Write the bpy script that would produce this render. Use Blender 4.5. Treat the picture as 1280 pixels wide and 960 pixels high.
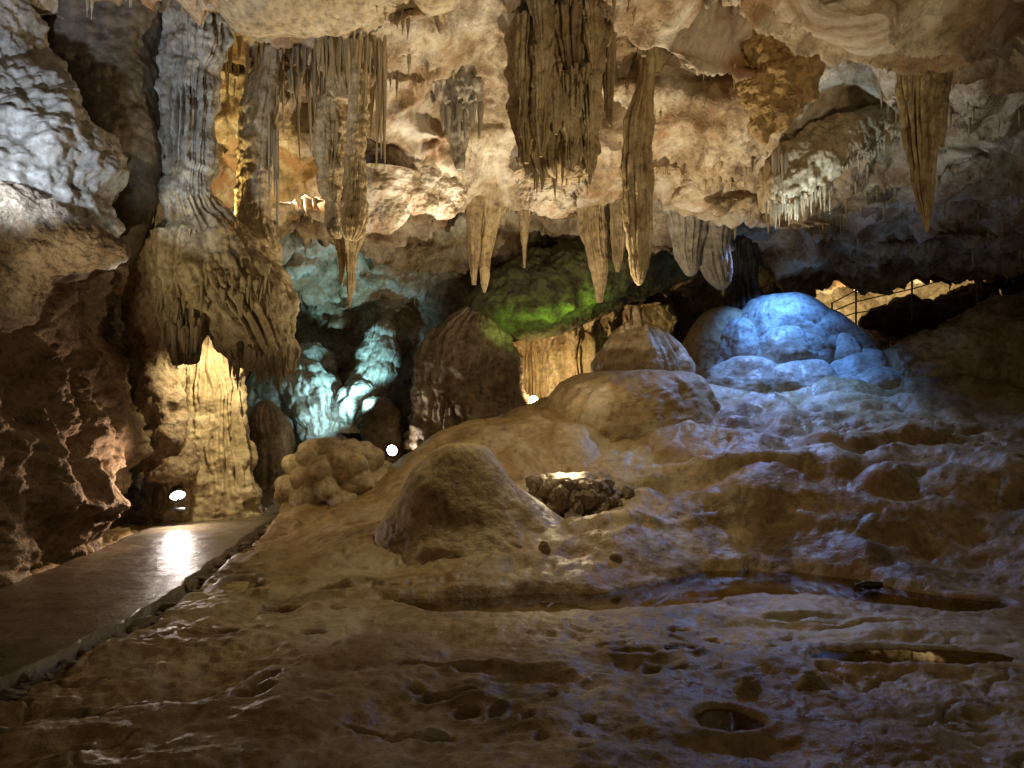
import bpy, math, random
import numpy as np
from mathutils import Vector

for o in list(bpy.data.objects):
    bpy.data.objects.remove(o)
SC = bpy.context.scene
COL = SC.collection
F = 949.0           # focal length in photo pixels (1280 wide)
CAMZ = 2.0

# ------------------------------------------------------------------ camera
cam_data = bpy.data.cameras.new('camera')
cam_data.sensor_width = 36
cam_data.lens = 36 * F / 1280
cam_data.clip_start = 0.05
cam_data.clip_end = 300
cam = bpy.data.objects.new('camera', cam_data)
COL.objects.link(cam)
cam.location = (0, 0, CAMZ)
cam.rotation_euler = (math.radians(90), 0, 0)
SC.camera = cam

# ------------------------------------------------------------------ world: faint stray light of the rest of the cave
W = bpy.data.worlds.new('World')
SC.world = W
W.use_nodes = True
W.node_tree.nodes['Background'].inputs[0].default_value = (0.95, 0.80, 0.58, 1)
W.node_tree.nodes['Background'].inputs[1].default_value = 0.08
SC.view_settings.view_transform = 'Standard'
SC.view_settings.look = 'None'
SC.view_settings.exposure = 0.0
SC.view_settings.gamma = 1.0
SC.cycles.use_denoising = True
try:
    SC.cycles.denoiser = 'OPENIMAGEDENOISE'
except Exception:
    pass
SC.cycles.use_light_tree = True
SC.cycles.max_bounces = 4
SC.cycles.diffuse_bounces = 3
SC.cycles.caustics_reflective = False
SC.cycles.caustics_refractive = False
SC.cycles.sample_clamp_indirect = 4.0


def P(px, py, d):
    """point of the cave seen in direction (px, py) at d metres in front of the camera"""
    return np.array([(px - 640) / F * d, d, CAMZ + (480 - py) / F * d])


# ------------------------------------------------------------------ lamps of the cave (real floodlights, plus added fill spots)
WARM = (1.0, 0.70, 0.36)
WHITE = (1.0, 0.90, 0.74)
COOL = (0.72, 0.86, 1.0)
CYAN = (0.30, 0.86, 1.0)
BLUE = (0.08, 0.30, 1.0)
GREEN = (0.55, 1.0, 0.12)
YELLOW = (1.0, 0.76, 0.30)
PINK = (1.0, 0.66, 0.46)


def spot(name, at, to, watts, color, cone=100, blend=0.6, size=0.06):
    ld = bpy.data.lights.new(name, 'SPOT')
    ld.energy = watts
    ld.color = color
    ld.spot_size = math.radians(cone)
    ld.spot_blend = blend
    ld.shadow_soft_size = size
    o = bpy.data.objects.new(name, ld)
    COL.objects.link(o)
    o.location = at
    o.rotation_euler = (Vector(to) - Vector(at)).to_track_quat('-Z', 'Y').to_euler()
    return o


spot('stone_pile_lamp_and_fill', P(702, 588, 9.85), P(620, 40, 10.8), 1050, (1.0, 0.82, 0.54), 136, 0.9, 0.05)
spot('fill_beside_viewpoint', (3.6, 2.0, 0.35), P(760, 70, 8.8), 700, (1.0, 0.79, 0.48), 60, 1.0, 0.15)  # added off-frame fill, brightens the stalactite fronts and the roof
spot('fill_behind_big_stalactite', P(700, 150, 10.0), P(630, 640, 9.3), 290, (1.0, 0.84, 0.50), 105, 1.0, 0.1)  # added unseen fill, brightens the centre mound and the floor
spot('floodlight_behind_column', P(278, 283, 9.9), P(268, 180, 10.8), 190, YELLOW, 120, 0.8)
spot('floodlight_above_cone', P(272, 425, 10.2), P(255, 530, 11.4), 170, (1.0, .82, .46), 110, 0.8)
spot('floodlight_left_wall', P(-70, 215, 5.6), P(25, 140, 7.0), 230, (0.62, 0.76, 1.0), 100, 0.6)
spot('fill_on_column', P(135, 440, 6.5), P(232, 150, 8.8), 150, (0.72, 0.90, 1.0), 32, 0.9)  # added narrow fill for the cool light on the column
spot('cyan_lamp_and_fill', P(462, 505, 15.0), P(400, 450, 16.3), 330, (0.36, 0.84, 1.0), 130, 0.9)
for gx, gy in ((628, 418), (656, 412), (684, 404), (712, 394), (736, 382)):
    spot('floodlight_green', P(gx, gy, 14.8), P(gx + 4, gy - 14, 15.2), 5, GREEN, 150, 1.0, 0.03)
spot('fill_roof_edge', P(560, 345, 12.0), P(560, 150, 11.0), 130, (1.0, 0.92, 0.78), 120, 1.0)  # added fill grazing the roof edge to bring out its relief
spot('blue_lamp_and_fill', (4.9, 13.9, 5.0), (5.2, 14.2, 1.8), 950, (0.10, 0.32, 1.0), 84, 1.0)
spot('blue_lamp_and_fill', (4.5, 13.6, 4.9), (4.2, 11.6, 1.4), 640, (0.28, 0.45, 1.0), 106, 1.0)  # added paler spot that widens the blue wash over the slope
spot('blue_lamp_and_fill', P(852, 340, 12.2), P(822, 432, 12.9), 20, (0.10, 0.40, 1.0), 26, 0.8)  # added small spot for blue highlights on the stalagmite
spot('fill_behind_ridge', P(600, 552, 13.7), P(592, 455, 15.2), 70, (1.0, .93, .80), 130, 1.0)  # added unseen fill for the outcrop behind the ridge
spot('far_right_lamp_and_fill', P(1060, 392, 18.3), P(1075, 372, 19.8), 130, (1.0, .78, .42), 160, 0.8)
spot('far_right_lamp_and_fill', P(1180, 375, 18.1), P(1190, 350, 19.6), 110, (1.0, .78, .42), 160, 0.8)  # added second spot, lengthens the warm strip on the far wall
spot('stone_pile_lamp_and_fill', P(708, 577, 9.85), P(708, 610, 9.75), 45, (1.0, 0.82, 0.52), 140, 0.6, 0.03)  # added spot above the pile, makes the top of it glow
spot('fill_right_stalactite', P(850, 655, 9.0), P(1150, 170, 7.9), 260, (1.0, .80, .46), 34, 0.9)  # added unseen fill that lights the right stalactite
spot('fill_path_left', P(-330, 800, 4.2), P(400, 160, 9.6), 420, (1.0, .82, .52), 44, 0.9)  # added off-frame fill for the fronts of drapery and columns
spot('cyan_lamp_and_fill', P(405, 545, 14.9), P(365, 470, 16.2), 60, (.45, .85, 1.0), 120, 0.9)  # added second spot that brightens the cyan lobes
spot('floodlight_ledge', P(985, 335, 8.9), P(1050, 200, 9.6), 120, (0.70, 0.88, 1.0), 80, 1.0)
spot('floodlight_pink', P(368, 258, 12.2), P(400, 150, 11.2), 260, PINK, 150, 0.8)
spot('floodlight_curtain', P(668, 505, 15.3), P(705, 440, 17), 190, WARM, 120, 0.8)

# ------------------------------------------------------------------ noise
RS = np.random.RandomState(11)
random.seed(5)
_pm = RS.permutation(256)
_pm = np.concatenate([_pm, _pm, _pm])
_gr = RS.normal(size=(256, 3)).astype(np.float32)
_gr /= np.linalg.norm(_gr, axis=1)[:, None]
_jit = RS.rand(256, 3).astype(np.float32)


def pn(p):
    p = np.asarray(p, dtype=np.float32)
    fl = np.floor(p)
    f = p - fl
    i = fl.astype(np.int64) & 255
    u = f * f * f * (f * (f * 6 - 15) + 10)
    out = 0
    for dx in (0, 1):
        wx = u[..., 0] if dx else 1 - u[..., 0]
        a = _pm[(i[..., 0] + dx) & 255]
        for dy in (0, 1):
            wy = u[..., 1] if dy else 1 - u[..., 1]
            b = _pm[a + ((i[..., 1] + dy) & 255)]
            for dz in (0, 1):
                wz = u[..., 2] if dz else 1 - u[..., 2]
                g = _gr[_pm[b + ((i[..., 2] + dz) & 255)]]
                dot = g[..., 0] * (f[..., 0] - dx) + g[..., 1] * (f[..., 1] - dy) + g[..., 2] * (f[..., 2] - dz)
                out = out + wx * wy * wz * dot
    return out * 1.5


def fbm(p, o=4, g=0.5, kind=0):
    s, a = 0, 1.0
    p = np.asarray(p, dtype=np.float32)
    for k in range(o):
        n = pn(p + 17.3 * k)
        if kind == 1:
            n = np.abs(n) * 2 - 0.5       # billow: round bulges, sharp grooves
        elif kind == 2:
            n = 0.5 - np.abs(n) * 2       # ridges
        s = s + a * n
        a *= g
        p = p * 2.07
    return s


def worley(p):
    """distance to the nearest cell point (0 .. about 1)"""
    p = np.asarray(p, dtype=np.float32)
    fl = np.floor(p)
    f = p - fl
    i = fl.astype(np.int64) & 255
    best = np.full(p.shape[:-1], 9.0, np.float32)
    for dx in (-1, 0, 1):
        a = _pm[(i[..., 0] + dx) & 255]
        for dy in (-1, 0, 1):
            b = _pm[a + ((i[..., 1] + dy) & 255)]
            for dz in (-1, 0, 1):
                j = _jit[_pm[b + ((i[..., 2] + dz) & 255)]]
                q = j + np.array([dx, dy, dz], np.float32) - f
                best = np.minimum(best, (q * q).sum(-1))
    return np.sqrt(best)


def sst(a, b, x):
    t = np.clip((x - a) / (b - a), 0, 1)
    return t * t * (3 - 2 * t)


# ------------------------------------------------------------------ materials
def rock(name, cols, scale=1.0, rough=(0.55, 0.85), bump=0.35, streak=0.0, stain=None, stain2=None, fine=1.0, spec=0.5, grain=22.0, crack=0.0, crack_s=1.6):
    m = bpy.data.materials.new(name)
    m.use_nodes = True
    nt = m.node_tree
    N, L = nt.nodes, nt.links
    bs = N['Principled BSDF']
    tc = N.new('ShaderNodeTexCoord')

    def noise(sc, det=6, ro=0.6, dist=0.0, vec=None):
        n = N.new('ShaderNodeTexNoise')
        n.inputs['Scale'].default_value = sc
        n.inputs['Detail'].default_value = det
        n.inputs['Roughness'].default_value = ro
        n.inputs['Distortion'].default_value = dist
        L.new(vec if vec else tc.outputs['Object'], n.inputs['Vector'])
        return n.outputs['Fac']

    def ramp(fac, stops):
        r = N.new('ShaderNodeValToRGB')
        e = r.color_ramp.elements
        while len(e) < len(stops):
            e.new(0.5)
        for k, (p, c) in enumerate(stops):
            e[k].position = p
            e[k].color = (*c, 1)
        L.new(fac, r.inputs['Fac'])
        return r.outputs['Color']

    def mix(mode, fac, a, b):
        x = N.new('ShaderNodeMix')
        x.data_type = 'RGBA'
        x.blend_type = mode
        if isinstance(fac, (int, float)):
            x.inputs[0].default_value = fac
        else:
            L.new(fac, x.inputs[0])
        L.new(a, x.inputs[6])
        if isinstance(b, tuple):
            x.inputs[7].default_value = (*b, 1)
        else:
            L.new(b, x.inputs[7])
        return x.outputs[2]

    k = len(cols)
    base = ramp(noise(1.3 * scale, 7, 0.64, 0.6), [(0.30 + 0.40 * i / (k - 1), c) for i, c in enumerate(cols)])
    speck = ramp(noise(11 * scale, 4, 0.7), [(0.33, (0.42, 0.39, 0.35)), (0.52, (1, 1, 1)), (0.75, (1.25, 1.22, 1.16))])
    base = mix('MULTIPLY', 0.85, base, speck)
    if stain:
        msk = ramp(noise(0.8 * scale, 6, 0.66, 1.2), [(0.50, (0, 0, 0)), (0.66, (1, 1, 1))])
        base = mix('MIX', msk, base, stain)
    if stain2:
        msk = ramp(noise(0.55 * scale, 7, 0.68, 0.8), [(0.52, (0, 0, 0)), (0.64, (1, 1, 1))])
        base = mix('MIX', msk, base, stain2)
    if streak:
        mp = N.new('ShaderNodeMapping')
        mp.inputs['Scale'].default_value = (9, 9, 0.7)
        L.new(tc.outputs['Object'], mp.inputs['Vector'])
        st = ramp(noise(1.0, 5, 0.6, 0.3, mp.outputs['Vector']), [(0.36, (0.42, 0.36, 0.28)), (0.58, (1, 1, 1)), (0.8, (1.15, 1.13, 1.08))])
        base = mix('MULTIPLY', streak, base, st)
    L.new(base, bs.inputs['Base Color'])
    rr = N.new('ShaderNodeMapRange')
    rr.inputs[1].default_value = 0.3
    rr.inputs[2].default_value = 0.7
    rr.inputs[3].default_value = rough[0]
    rr.inputs[4].default_value = rough[1]
    L.new(noise(3.2 * scale, 5, 0.6), rr.inputs[0])
    L.new(rr.outputs[0], bs.inputs['Roughness'])
    bs.inputs['Specular IOR Level'].default_value = spec
    b1 = N.new('ShaderNodeBump')
    b1.inputs['Strength'].default_value = bump
    b1.inputs['Distance'].default_value = 0.06
    L.new(noise(5 * scale, 6, 0.68), b1.inputs['Height'])
    b2 = N.new('ShaderNodeBump')
    b2.inputs['Strength'].default_value = bump * fine
    b2.inputs['Distance'].default_value = 0.02
    L.new(noise(grain * scale, 3, 0.7), b2.inputs['Height'])
    L.new(b1.outputs['Normal'], b2.inputs['Normal'])
    last = b2.outputs['Normal']
    if crack:
        nz = N.new('ShaderNodeTexNoise')
        nz.inputs['Scale'].default_value = 1.7 * scale
        nz.inputs['Detail'].default_value = 4
        L.new(tc.outputs['Object'], nz.inputs['Vector'])
        vm = N.new('ShaderNodeVectorMath')
        vm.operation = 'MULTIPLY_ADD'
        vm.inputs[1].default_value = (.7, .7, .7)
        L.new(nz.outputs['Color'], vm.inputs[0])
        L.new(tc.outputs['Object'], vm.inputs[2])
        vo = N.new('ShaderNodeTexVoronoi')
        vo.feature = 'DISTANCE_TO_EDGE'
        vo.inputs['Scale'].default_value = crack_s
        L.new(vm.outputs[0], vo.inputs['Vector'])
        cf = ramp(vo.outputs['Distance'], [(0.0, (0, 0, 0)), (0.03, (1, 1, 1))])
        b3 = N.new('ShaderNodeBump')
        b3.inputs['Strength'].default_value = crack
        b3.inputs['Distance'].default_value = 0.04
        L.new(cf, b3.inputs['Height'])
        L.new(last, b3.inputs['Normal'])
        last = b3.outputs['Normal']
    L.new(last, bs.inputs['Normal'])
    return m


def plain(name, col, rough=0.5, metal=0.0, emit=None, es=0):
    m = bpy.data.materials.new(name)
    m.use_nodes = True
    nt = m.node_tree
    bs = nt.nodes['Principled BSDF']
    n = nt.nodes.new('ShaderNodeTexNoise')
    n.inputs['Scale'].default_value = 30
    r = nt.nodes.new('ShaderNodeValToRGB')
    r.color_ramp.elements[0].color = (*[c * 0.6 for c in col], 1)
    r.color_ramp.elements[1].color = (*col, 1)
    nt.links.new(n.outputs['Fac'], r.inputs['Fac'])
    nt.links.new(r.outputs['Color'], bs.inputs['Base Color'])
    bs.inputs['Roughness'].default_value = rough
    bs.inputs['Metallic'].default_value = metal
    if emit:
        bs.inputs['Emission Color'].default_value = (*emit, 1)
        bs.inputs['Emission Strength'].default_value = es
    return m


M = {}
M['ceil'] = rock('ceiling_limestone', [(.13, .085, .045), (.36, .265, .16), (.58, .49, .36), (.70, .64, .53)], 0.9, bump=0.8, stain=(.33, .18, .08), stain2=(.68, .63, .54))
M['wall'] = rock('wall_limestone', [(.12, .085, .055), (.28, .20, .125), (.40, .31, .21), (.50, .42, .32)], 1.2, bump=0.9)
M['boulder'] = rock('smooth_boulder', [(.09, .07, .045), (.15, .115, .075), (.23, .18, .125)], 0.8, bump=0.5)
M['back'] = rock('back_limestone', [(.10, .07, .045), (.26, .19, .12), (.42, .35, .26), (.50, .44, .36)], 0.9, bump=0.6)
M['floor'] = rock('floor_flowstone', [(.13, .085, .038), (.28, .195, .085), (.42, .305, .15), (.52, .42, .26)], 0.9, rough=(0.32, 0.68), bump=0.42, stain=(.25, .14, .04), stain2=(.48, .41, .28), fine=1.1)
M['mound'] = rock('mound_flowstone', [(.24, .165, .075), (.37, .27, .13), (.47, .365, .20), (.56, .48, .33)], 0.9, rough=(0.4, 0.75), bump=0.34, streak=0.0, stain=(.30, .19, .07), stain2=(.56, .50, .39))
M['pale'] = rock('pale_calcite', [(.34, .26, .15), (.50, .40, .25), (.60, .52, .37)], 1.0, rough=(0.35, 0.7), bump=0.35, streak=0.25)
M['flow'] = rock('smooth_flowstone', [(.28, .23, .16), (.40, .35, .28), (.52, .48, .42)], 1.0, rough=(0.35, 0.65), bump=0.22, streak=0.15)
M['grey'] = rock('grey_flowstone', [(.24, .20, .15), (.40, .36, .30), (.54, .50, .44)], 0.9, rough=(0.3, 0.65), bump=0.35, streak=0.3)
M['tite'] = rock('stalactite_calcite', [(.30, .21, .10), (.48, .37, .20), (.61, .50, .31), (.69, .60, .42)], 1.1, rough=(0.5, 0.8), bump=0.45, streak=0.55)
M['tited'] = rock('brown_stalactite_calcite', [(.26, .19, .10), (.43, .33, .19), (.55, .445, .28)], 1.1, rough=(0.5, 0.8), bump=0.5, streak=0.55)
M['ochre'] = rock('ochre_limestone', [(.22, .13, .045), (.42, .28, .11), (.55, .40, .20)], 1.4, bump=0.7)
M['greenish'] = rock('greenish_rock', [(.05, .04, .025), (.12, .10, .06), (.17, .20, .07), (.22, .18, .12)], 2.2, bump=0.9)  # greenish tone stands for algae and for the green light on it
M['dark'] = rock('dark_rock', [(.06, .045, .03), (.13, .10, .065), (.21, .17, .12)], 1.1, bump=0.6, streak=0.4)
M['stone'] = rock('rubble_stone', [(.24, .17, .10), (.42, .33, .22), (.55, .47, .35)], 3.0, bump=0.6)
M['path'] = rock('wet_concrete', [(.10, .075, .045), (.17, .13, .082), (.23, .18, .12)], 1.2, rough=(0.27, 0.50), bump=0.26, fine=0.9, grain=34)
M['metal'] = plain('painted_metal', (.05, .05, .05), 0.45, 0.6)
M['rail'] = plain('galvanised_rail', (.16, .15, .14), 0.4, 0.8)
M['wood'] = plain('wet_wood', (.07, .045, .025), 0.5)


def water_mat():
    m = bpy.data.materials.new('still_water')
    m.use_nodes = True
    nt = m.node_tree
    N, L = nt.nodes, nt.links
    out = N['Material Output']
    bs = N['Principled BSDF']
    N.remove(bs)
    bs = N.new('ShaderNodeBsdfGlossy')
    bs.inputs['Roughness'].default_value = 0.03
    tr = N.new('ShaderNodeBsdfTransparent')
    tr.inputs[0].default_value = (.74, .66, .48, 1)
    mx = N.new('ShaderNodeMixShader')
    fr = N.new('ShaderNodeFresnel')
    fr.inputs['IOR'].default_value = 1.33
    L.new(fr.outputs[0], mx.inputs[0])
    n = N.new('ShaderNodeTexNoise')
    n.inputs['Scale'].default_value = 6
    b = N.new('ShaderNodeBump')
    b.inputs['Strength'].default_value = 0.03
    L.new(n.outputs['Fac'], b.inputs['Height'])
    L.new(b.outputs['Normal'], bs.inputs['Normal'])
    L.new(tr.outputs[0], mx.inputs[1])
    L.new(bs.outputs[0], mx.inputs[2])
    L.new(mx.outputs[0], out.inputs['Surface'])
    return m


M['water'] = water_mat()


# ------------------------------------------------------------------ mesh helpers
def tag(o, label=None, cat=None, group=None, kind=None):
    for k, v in (('label', label), ('category', cat), ('group', group), ('kind', kind)):
        if v:
            o[k] = v
    return o


def grid_faces(r, c, wrap):
    a = np.arange(r * c).reshape(r, c)
    if wrap:
        a = np.concatenate([a, a[:, :1]], axis=1)
    return np.stack([a[:-1, :-1], a[:-1, 1:], a[1:, 1:], a[1:, :-1]], -1).reshape(-1, 4)


def make_mesh(name, V, faces, mat, smooth=True):
    V = np.ascontiguousarray(V.reshape(-1, 3), dtype=np.float32)
    faces = np.ascontiguousarray(faces, dtype=np.int32)
    me = bpy.data.meshes.new(name)
    nf, k = faces.shape
    me.vertices.add(len(V))
    me.vertices.foreach_set('co', V.ravel())
    me.loops.add(nf * k)
    me.loops.foreach_set('vertex_index', faces.ravel())
    me.polygons.add(nf)
    me.polygons.foreach_set('loop_start', np.arange(0, nf * k, k, dtype=np.int32))
    me.polygons.foreach_set('use_smooth', np.full(nf, smooth, dtype=bool))
    me.update(calc_edges=True)
    me.validate()
    if mat:
        me.materials.append(mat)
    return me


def link(name, me, loc=(0, 0, 0), parent=None):
    o = bpy.data.objects.new(name, me)
    COL.objects.link(o)
    loc = np.array(loc, dtype=float)
    if parent:
        o.parent = parent
        loc = loc - np.array(WORLD[parent.name])
    o.location = loc
    WORLD[o.name] = tuple(np.array(loc) + (np.array(WORLD[parent.name]) if parent else 0))
    return o


WORLD = {}


def empty(name, loc):
    o = bpy.data.objects.new(name, None)
    COL.objects.link(o)
    o.location = loc
    o.empty_display_size = 0.1
    WORLD[o.name] = tuple(loc)
    return o


def put(name, V, faces, mat, parent=None, base='low', smooth=True):
    V = V.reshape(-1, 3)
    c = V.mean(0)
    c[2] = V[:, 2].min() if base == 'low' else V[:, 2].max()
    return link(name, make_mesh(name, V - c, faces, mat, smooth), c, parent)


def normals(V, wrap):
    if wrap:
        du = np.roll(V, -1, 1) - np.roll(V, 1, 1)
    else:
        du = np.gradient(V, axis=1)
    dv = np.gradient(V, axis=0)
    n = np.cross(du, dv)
    n /= np.linalg.norm(n, axis=-1, keepdims=True) + 1e-9
    return n


def cr(pts, t):
    """Catmull-Rom through pts (k, n) at t in 0..k-1"""
    pts = np.asarray(pts, float)
    k = len(pts)
    i = np.clip(np.floor(t).astype(int), 0, k - 2)
    f = (t - i)[(...,) + (None,) * (pts.ndim - 1)]
    g = lambda j: pts[np.clip(j, 0, k - 1)]
    p0, p1, p2, p3 = g(i - 1), g(i), g(i + 1), g(i + 2)
    return 0.5 * (2 * p1 + (p2 - p0) * f + (2 * p0 - 5 * p1 + 4 * p2 - p3) * f ** 2 + (3 * p1 - p0 - 3 * p2 + p3) * f ** 3)


SEED = [0]


def nxt():
    SEED[0] += 1
    return np.array([SEED[0] * 7.31, SEED[0] * 3.77, SEED[0] * 5.13], np.float32)


def detail(V, n, lump=0, lump_s=3.0, rough=0.0, rough_s=2.5, big=0, big_s=0.9, pop=0, pop_s=9.0, sc=None):
    sd = nxt()
    d = 0
    if big:
        d = d + big * fbm(V * big_s + sd, 2)
    if lump:
        w = worley((V + 0.12 * fbm(V * 1.5 + sd, 2)[..., None]) * lump_s + sd)
        d = d + lump * (0.75 - w * w * 1.3)
    if rough:
        d = d + rough * fbm(V * rough_s + sd, 6, 0.55)
    if pop:
        w = worley(V * pop_s + sd)
        msk = sst(-0.15, 0.25, fbm(V * 0.9 + sd * 2, 3))
        d = d + pop * (0.6 - w) * msk
    if sc is not None:
        d = d * sc
    return V + n * np.asarray(d)[..., None]


def loft(rows, d, ratio=0.8, n=96, m=160, flute=0.0, nf=3.0, fz=0.35, twist=0.0, taper_noise=True, lean=0.0, axis='v', **kw):
    """solid swept through traced rows. axis 'v': rows (py, x_left, x_right[, depth offset]); 'h': rows (px, y_top, y_bottom[, depth offset])"""
    R = []
    for r in rows:
        dd = d + (r[3] if len(r) > 3 else 0)
        if axis == 'v':
            a, b = P(r[1], r[0], dd), P(r[2], r[0], dd)
        else:
            a, b = P(r[0], r[1], dd), P(r[0], r[2], dd)
        R.append(np.concatenate([(a + b) / 2, [np.linalg.norm(b - a) / 2]]))
    R = np.array(R)
    L = np.concatenate([[0], np.cumsum(np.linalg.norm(np.diff(R[:, :3], axis=0), axis=1) + np.abs(np.diff(R[:, 3])) * 0.7)])
    s = np.linspace(0, L[-1], m)
    t = np.interp(s, L, np.arange(len(L)))
    C = cr(R, t)
    hw = np.maximum(C[:, 3], 0.004)
    th = np.linspace(0, 2 * math.pi, n, endpoint=False)
    ct, stn = np.cos(th), np.sin(th)
    V = np.zeros((m, n, 3))
    sd = nxt()
    if axis == 'v':
        V[..., 0] = C[:, 0:1] + hw[:, None] * ct
        V[..., 1] = C[:, 1:2] + hw[:, None] * stn * ratio
        V[..., 2] = C[:, 2:3]
    else:
        V[..., 0] = C[:, 0:1]
        V[..., 1] = C[:, 1:2] + hw[:, None] * ct * ratio
        V[..., 2] = C[:, 2:3] + hw[:, None] * stn
    nn = normals(V, True)
    mid = np.stack([C[:, 0], C[:, 1], C[:, 2]], -1)[:, None, :]
    flip = np.sign(((V - mid) * nn).sum((0, 1, 2)))
    nn = nn * (flip if flip != 0 else 1)
    scl = np.minimum(1, hw / (np.percentile(hw, 70) + 1e-6))[:, None]
    if flute:
        q = np.zeros((m, n, 3), np.float32)
        q[..., 0] = ct * nf
        q[..., 1] = stn * nf
        q[..., 2] = V[..., 2] * fz
        q[..., 0:2] += 0.35 * pn(np.stack([V[..., 0] * 2, V[..., 1] * 2, V[..., 2] * 2], -1) + sd)[..., None]
        f1 = np.abs(pn(q + sd)) * 2
        f2 = np.abs(pn(q * np.array([2.7, 2.7, 1.6], np.float32) + sd * 1.7)) * 2
        disp = (np.minimum(f1, 0.8) - 0.45) + 0.45 * (np.minimum(f2, 0.8) - 0.45)
        disp = disp * (0.35 + 0.95 * sst(-.35, .35, pn(V * 1.5 + sd * 3))) + 0.30 * fbm(V * np.array([2.2, 2.2, 3.2]) + sd * 2, 3)
        V = V + nn * (flute * scl * disp)[..., None]
    V = detail(V, nn, sc=0.25 + 0.75 * scl, **kw)
    V = np.concatenate([V[:1] * 0.004 + V[:1].mean(1, keepdims=True) * 0.996, V, V[-1:] * 0.004 + V[-1:].mean(1, keepdims=True) * 0.996])
    f = grid_faces(m + 2, n, True)
    if flip < 0:
        f = f[:, ::-1]
    return V, f


def thing_loft(name, rows, d, mat, label, cat, group=None, base='low', parent=None, **kw):
    V, f = loft(rows, d, **kw)
    o = put(name, V, f, mat, parent, base)
    if label:
        tag(o, label, cat, group)
    return o


def sheet(ctrl, m, n, **kw):
    """bicubic sheet through a control grid of points (rows x columns x 3)"""
    C = np.asarray(ctrl, float)
    A = cr(C, np.linspace(0, C.shape[0] - 1, m))
    B = cr(np.swapaxes(A, 0, 1), np.linspace(0, C.shape[1] - 1, n))
    return np.swapaxes(B, 0, 1)


# shared drip prototypes (unit length, unit radius, hanging down)
def drip_proto(k):
    n, m = 12, 18
    t = np.linspace(0, 1, m)
    prof = (1 - t) ** [0.55, 0.75, 1.0, 0.45, 0.65][k % 5] * (0.92 + 0.10 * np.sin(t * (6 + 3 * k) + k))
    prof[0] = 0.25
    prof[1] *= 0.85
    prof[-1] = 0.02
    th = np.linspace(0, 2 * math.pi, n, endpoint=False)
    V = np.zeros((m, n, 3))
    wob = 1 + 0.22 * pn(np.stack([np.cos(th)[None] * 1.6 + 0 * t[:, None], np.sin(th)[None] * 1.6 + 0 * t[:, None], t[:, None] * 3 + 0 * th[None]], -1) + k * 9.1)
    V[..., 0] = prof[:, None] * np.cos(th) * wob + 0.35 * np.sin(t * 2 + k)[:, None] * t[:, None]
    V[..., 1] = prof[:, None] * np.sin(th) * wob
    V[..., 2] = -t[:, None]
    return V, grid_faces(m, n, True)[:, ::-1]


DRIP = {}
for mk in ('tite', 'tited', 'pale', 'grey'):
    DRIP[mk] = []
    for k in range(5):
        V, f = drip_proto(k)
        DRIP[mk].append(make_mesh('drip', V, f, M[mk]))


def fringe(parent, line, count, length, rad, mk='tite', jit=(3, 4, 0.12), name='drip', label=None, cat=None, group=None):
    """drips hanging along a traced line of (px, py, d); lengths and radii in metres"""
    line = np.array(line, float)
    out = []
    for i in range(count):
        t = (i + random.random()) / count * (len(line) - 1)
        a = int(min(t, len(line) - 2))
        q = line[a] * (1 - t + a) + line[a + 1] * (t - a)
        q = q + np.array([random.uniform(-1, 1) * j for j in jit])
        L = length[0] + (length[1] - length[0]) * random.random() ** 1.8
        r = rad[0] + (rad[1] - rad[0]) * random.random()
        p = P(*q)
        p[2] += 0.03
        o = link(name, random.choice(DRIP[mk]), p, parent)
        o.scale = (r, r * random.uniform(0.8, 1.2), L + 0.03)
        o.rotation_euler = (random.uniform(-.04, .04), random.uniform(-.04, .04), random.uniform(0, 6.3))
        if label:
            tag(o, label, cat, group)
        out.append(o)
    return out


# ------------------------------------------------------------------ radial basis surfaces
def tps(ctrl, lam=0.02):
    c = np.asarray(ctrl, float)
    X, z = c[:, :2], c[:, 2]
    n = len(c)
    r2 = ((X[:, None] - X[None]) ** 2).sum(-1)
    K = 0.5 * r2 * np.log(r2 + 1e-9) + lam * np.eye(n)
    A = np.zeros((n + 3, n + 3))
    A[:n, :n] = K
    A[:n, n] = 1
    A[:n, n + 1:] = X
    A[n:, :n] = A[:n, n:].T
    w = np.linalg.solve(A, np.concatenate([z, [0, 0, 0]]))

    def ev(x, y):
        out = w[n] + w[n + 1] * x + w[n + 2] * y
        for k in range(n):
            q = (x - X[k, 0]) ** 2 + (y - X[k, 1]) ** 2
            out = out + w[k] * 0.5 * q * np.log(q + 1e-9)
        return out
    return ev


# ================================================================== FLOOR
fc = [P(*a) for a in [
    (900, 690, 8.15), (950, 640, 8.8), (950, 600, 9.4), (950, 560, 10.5), (950, 520, 12.5), (950, 495, 14.5),
    (1200, 690, 8.3), (1200, 640, 8.8), (1200, 580, 9.6), (1200, 530, 11.5), (1200, 470, 14), (1250, 422, 15.5), (1280, 388, 16.5),
    (1350, 560, 10), (1400, 500, 12), (1100, 500, 13), (1130, 432, 16.5), (1050, 412, 17.5), (1060, 560, 10.6),
    (750, 560, 11), (700, 540, 11.6), (800, 520, 13), (870, 492, 14.5), (560, 540, 12), (530, 562, 11.5), (500, 585, 12),
    (475, 592, 12.7), (455, 604, 13.2), (640, 532, 12), (665, 518, 14), (720, 645, 9.6), (680, 622, 9.9), (800, 640, 9.3),
    (820, 600, 10), (450, 680, 9), (400, 640, 11), (470, 640, 10.3), (590, 700, 8.3), (700, 690, 8.4), (800, 700, 8.2),
    (560, 600, 10.6), (600, 560, 11.2), (380, 640, 11)]]
fc = [tuple(a) for a in fc]
fc += [(x, y, 0.0) for x in (-7, -5, -3, -1, 1.2, 3.5) for y in (0.5, 2.5, 4.5, 6.0)]
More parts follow.
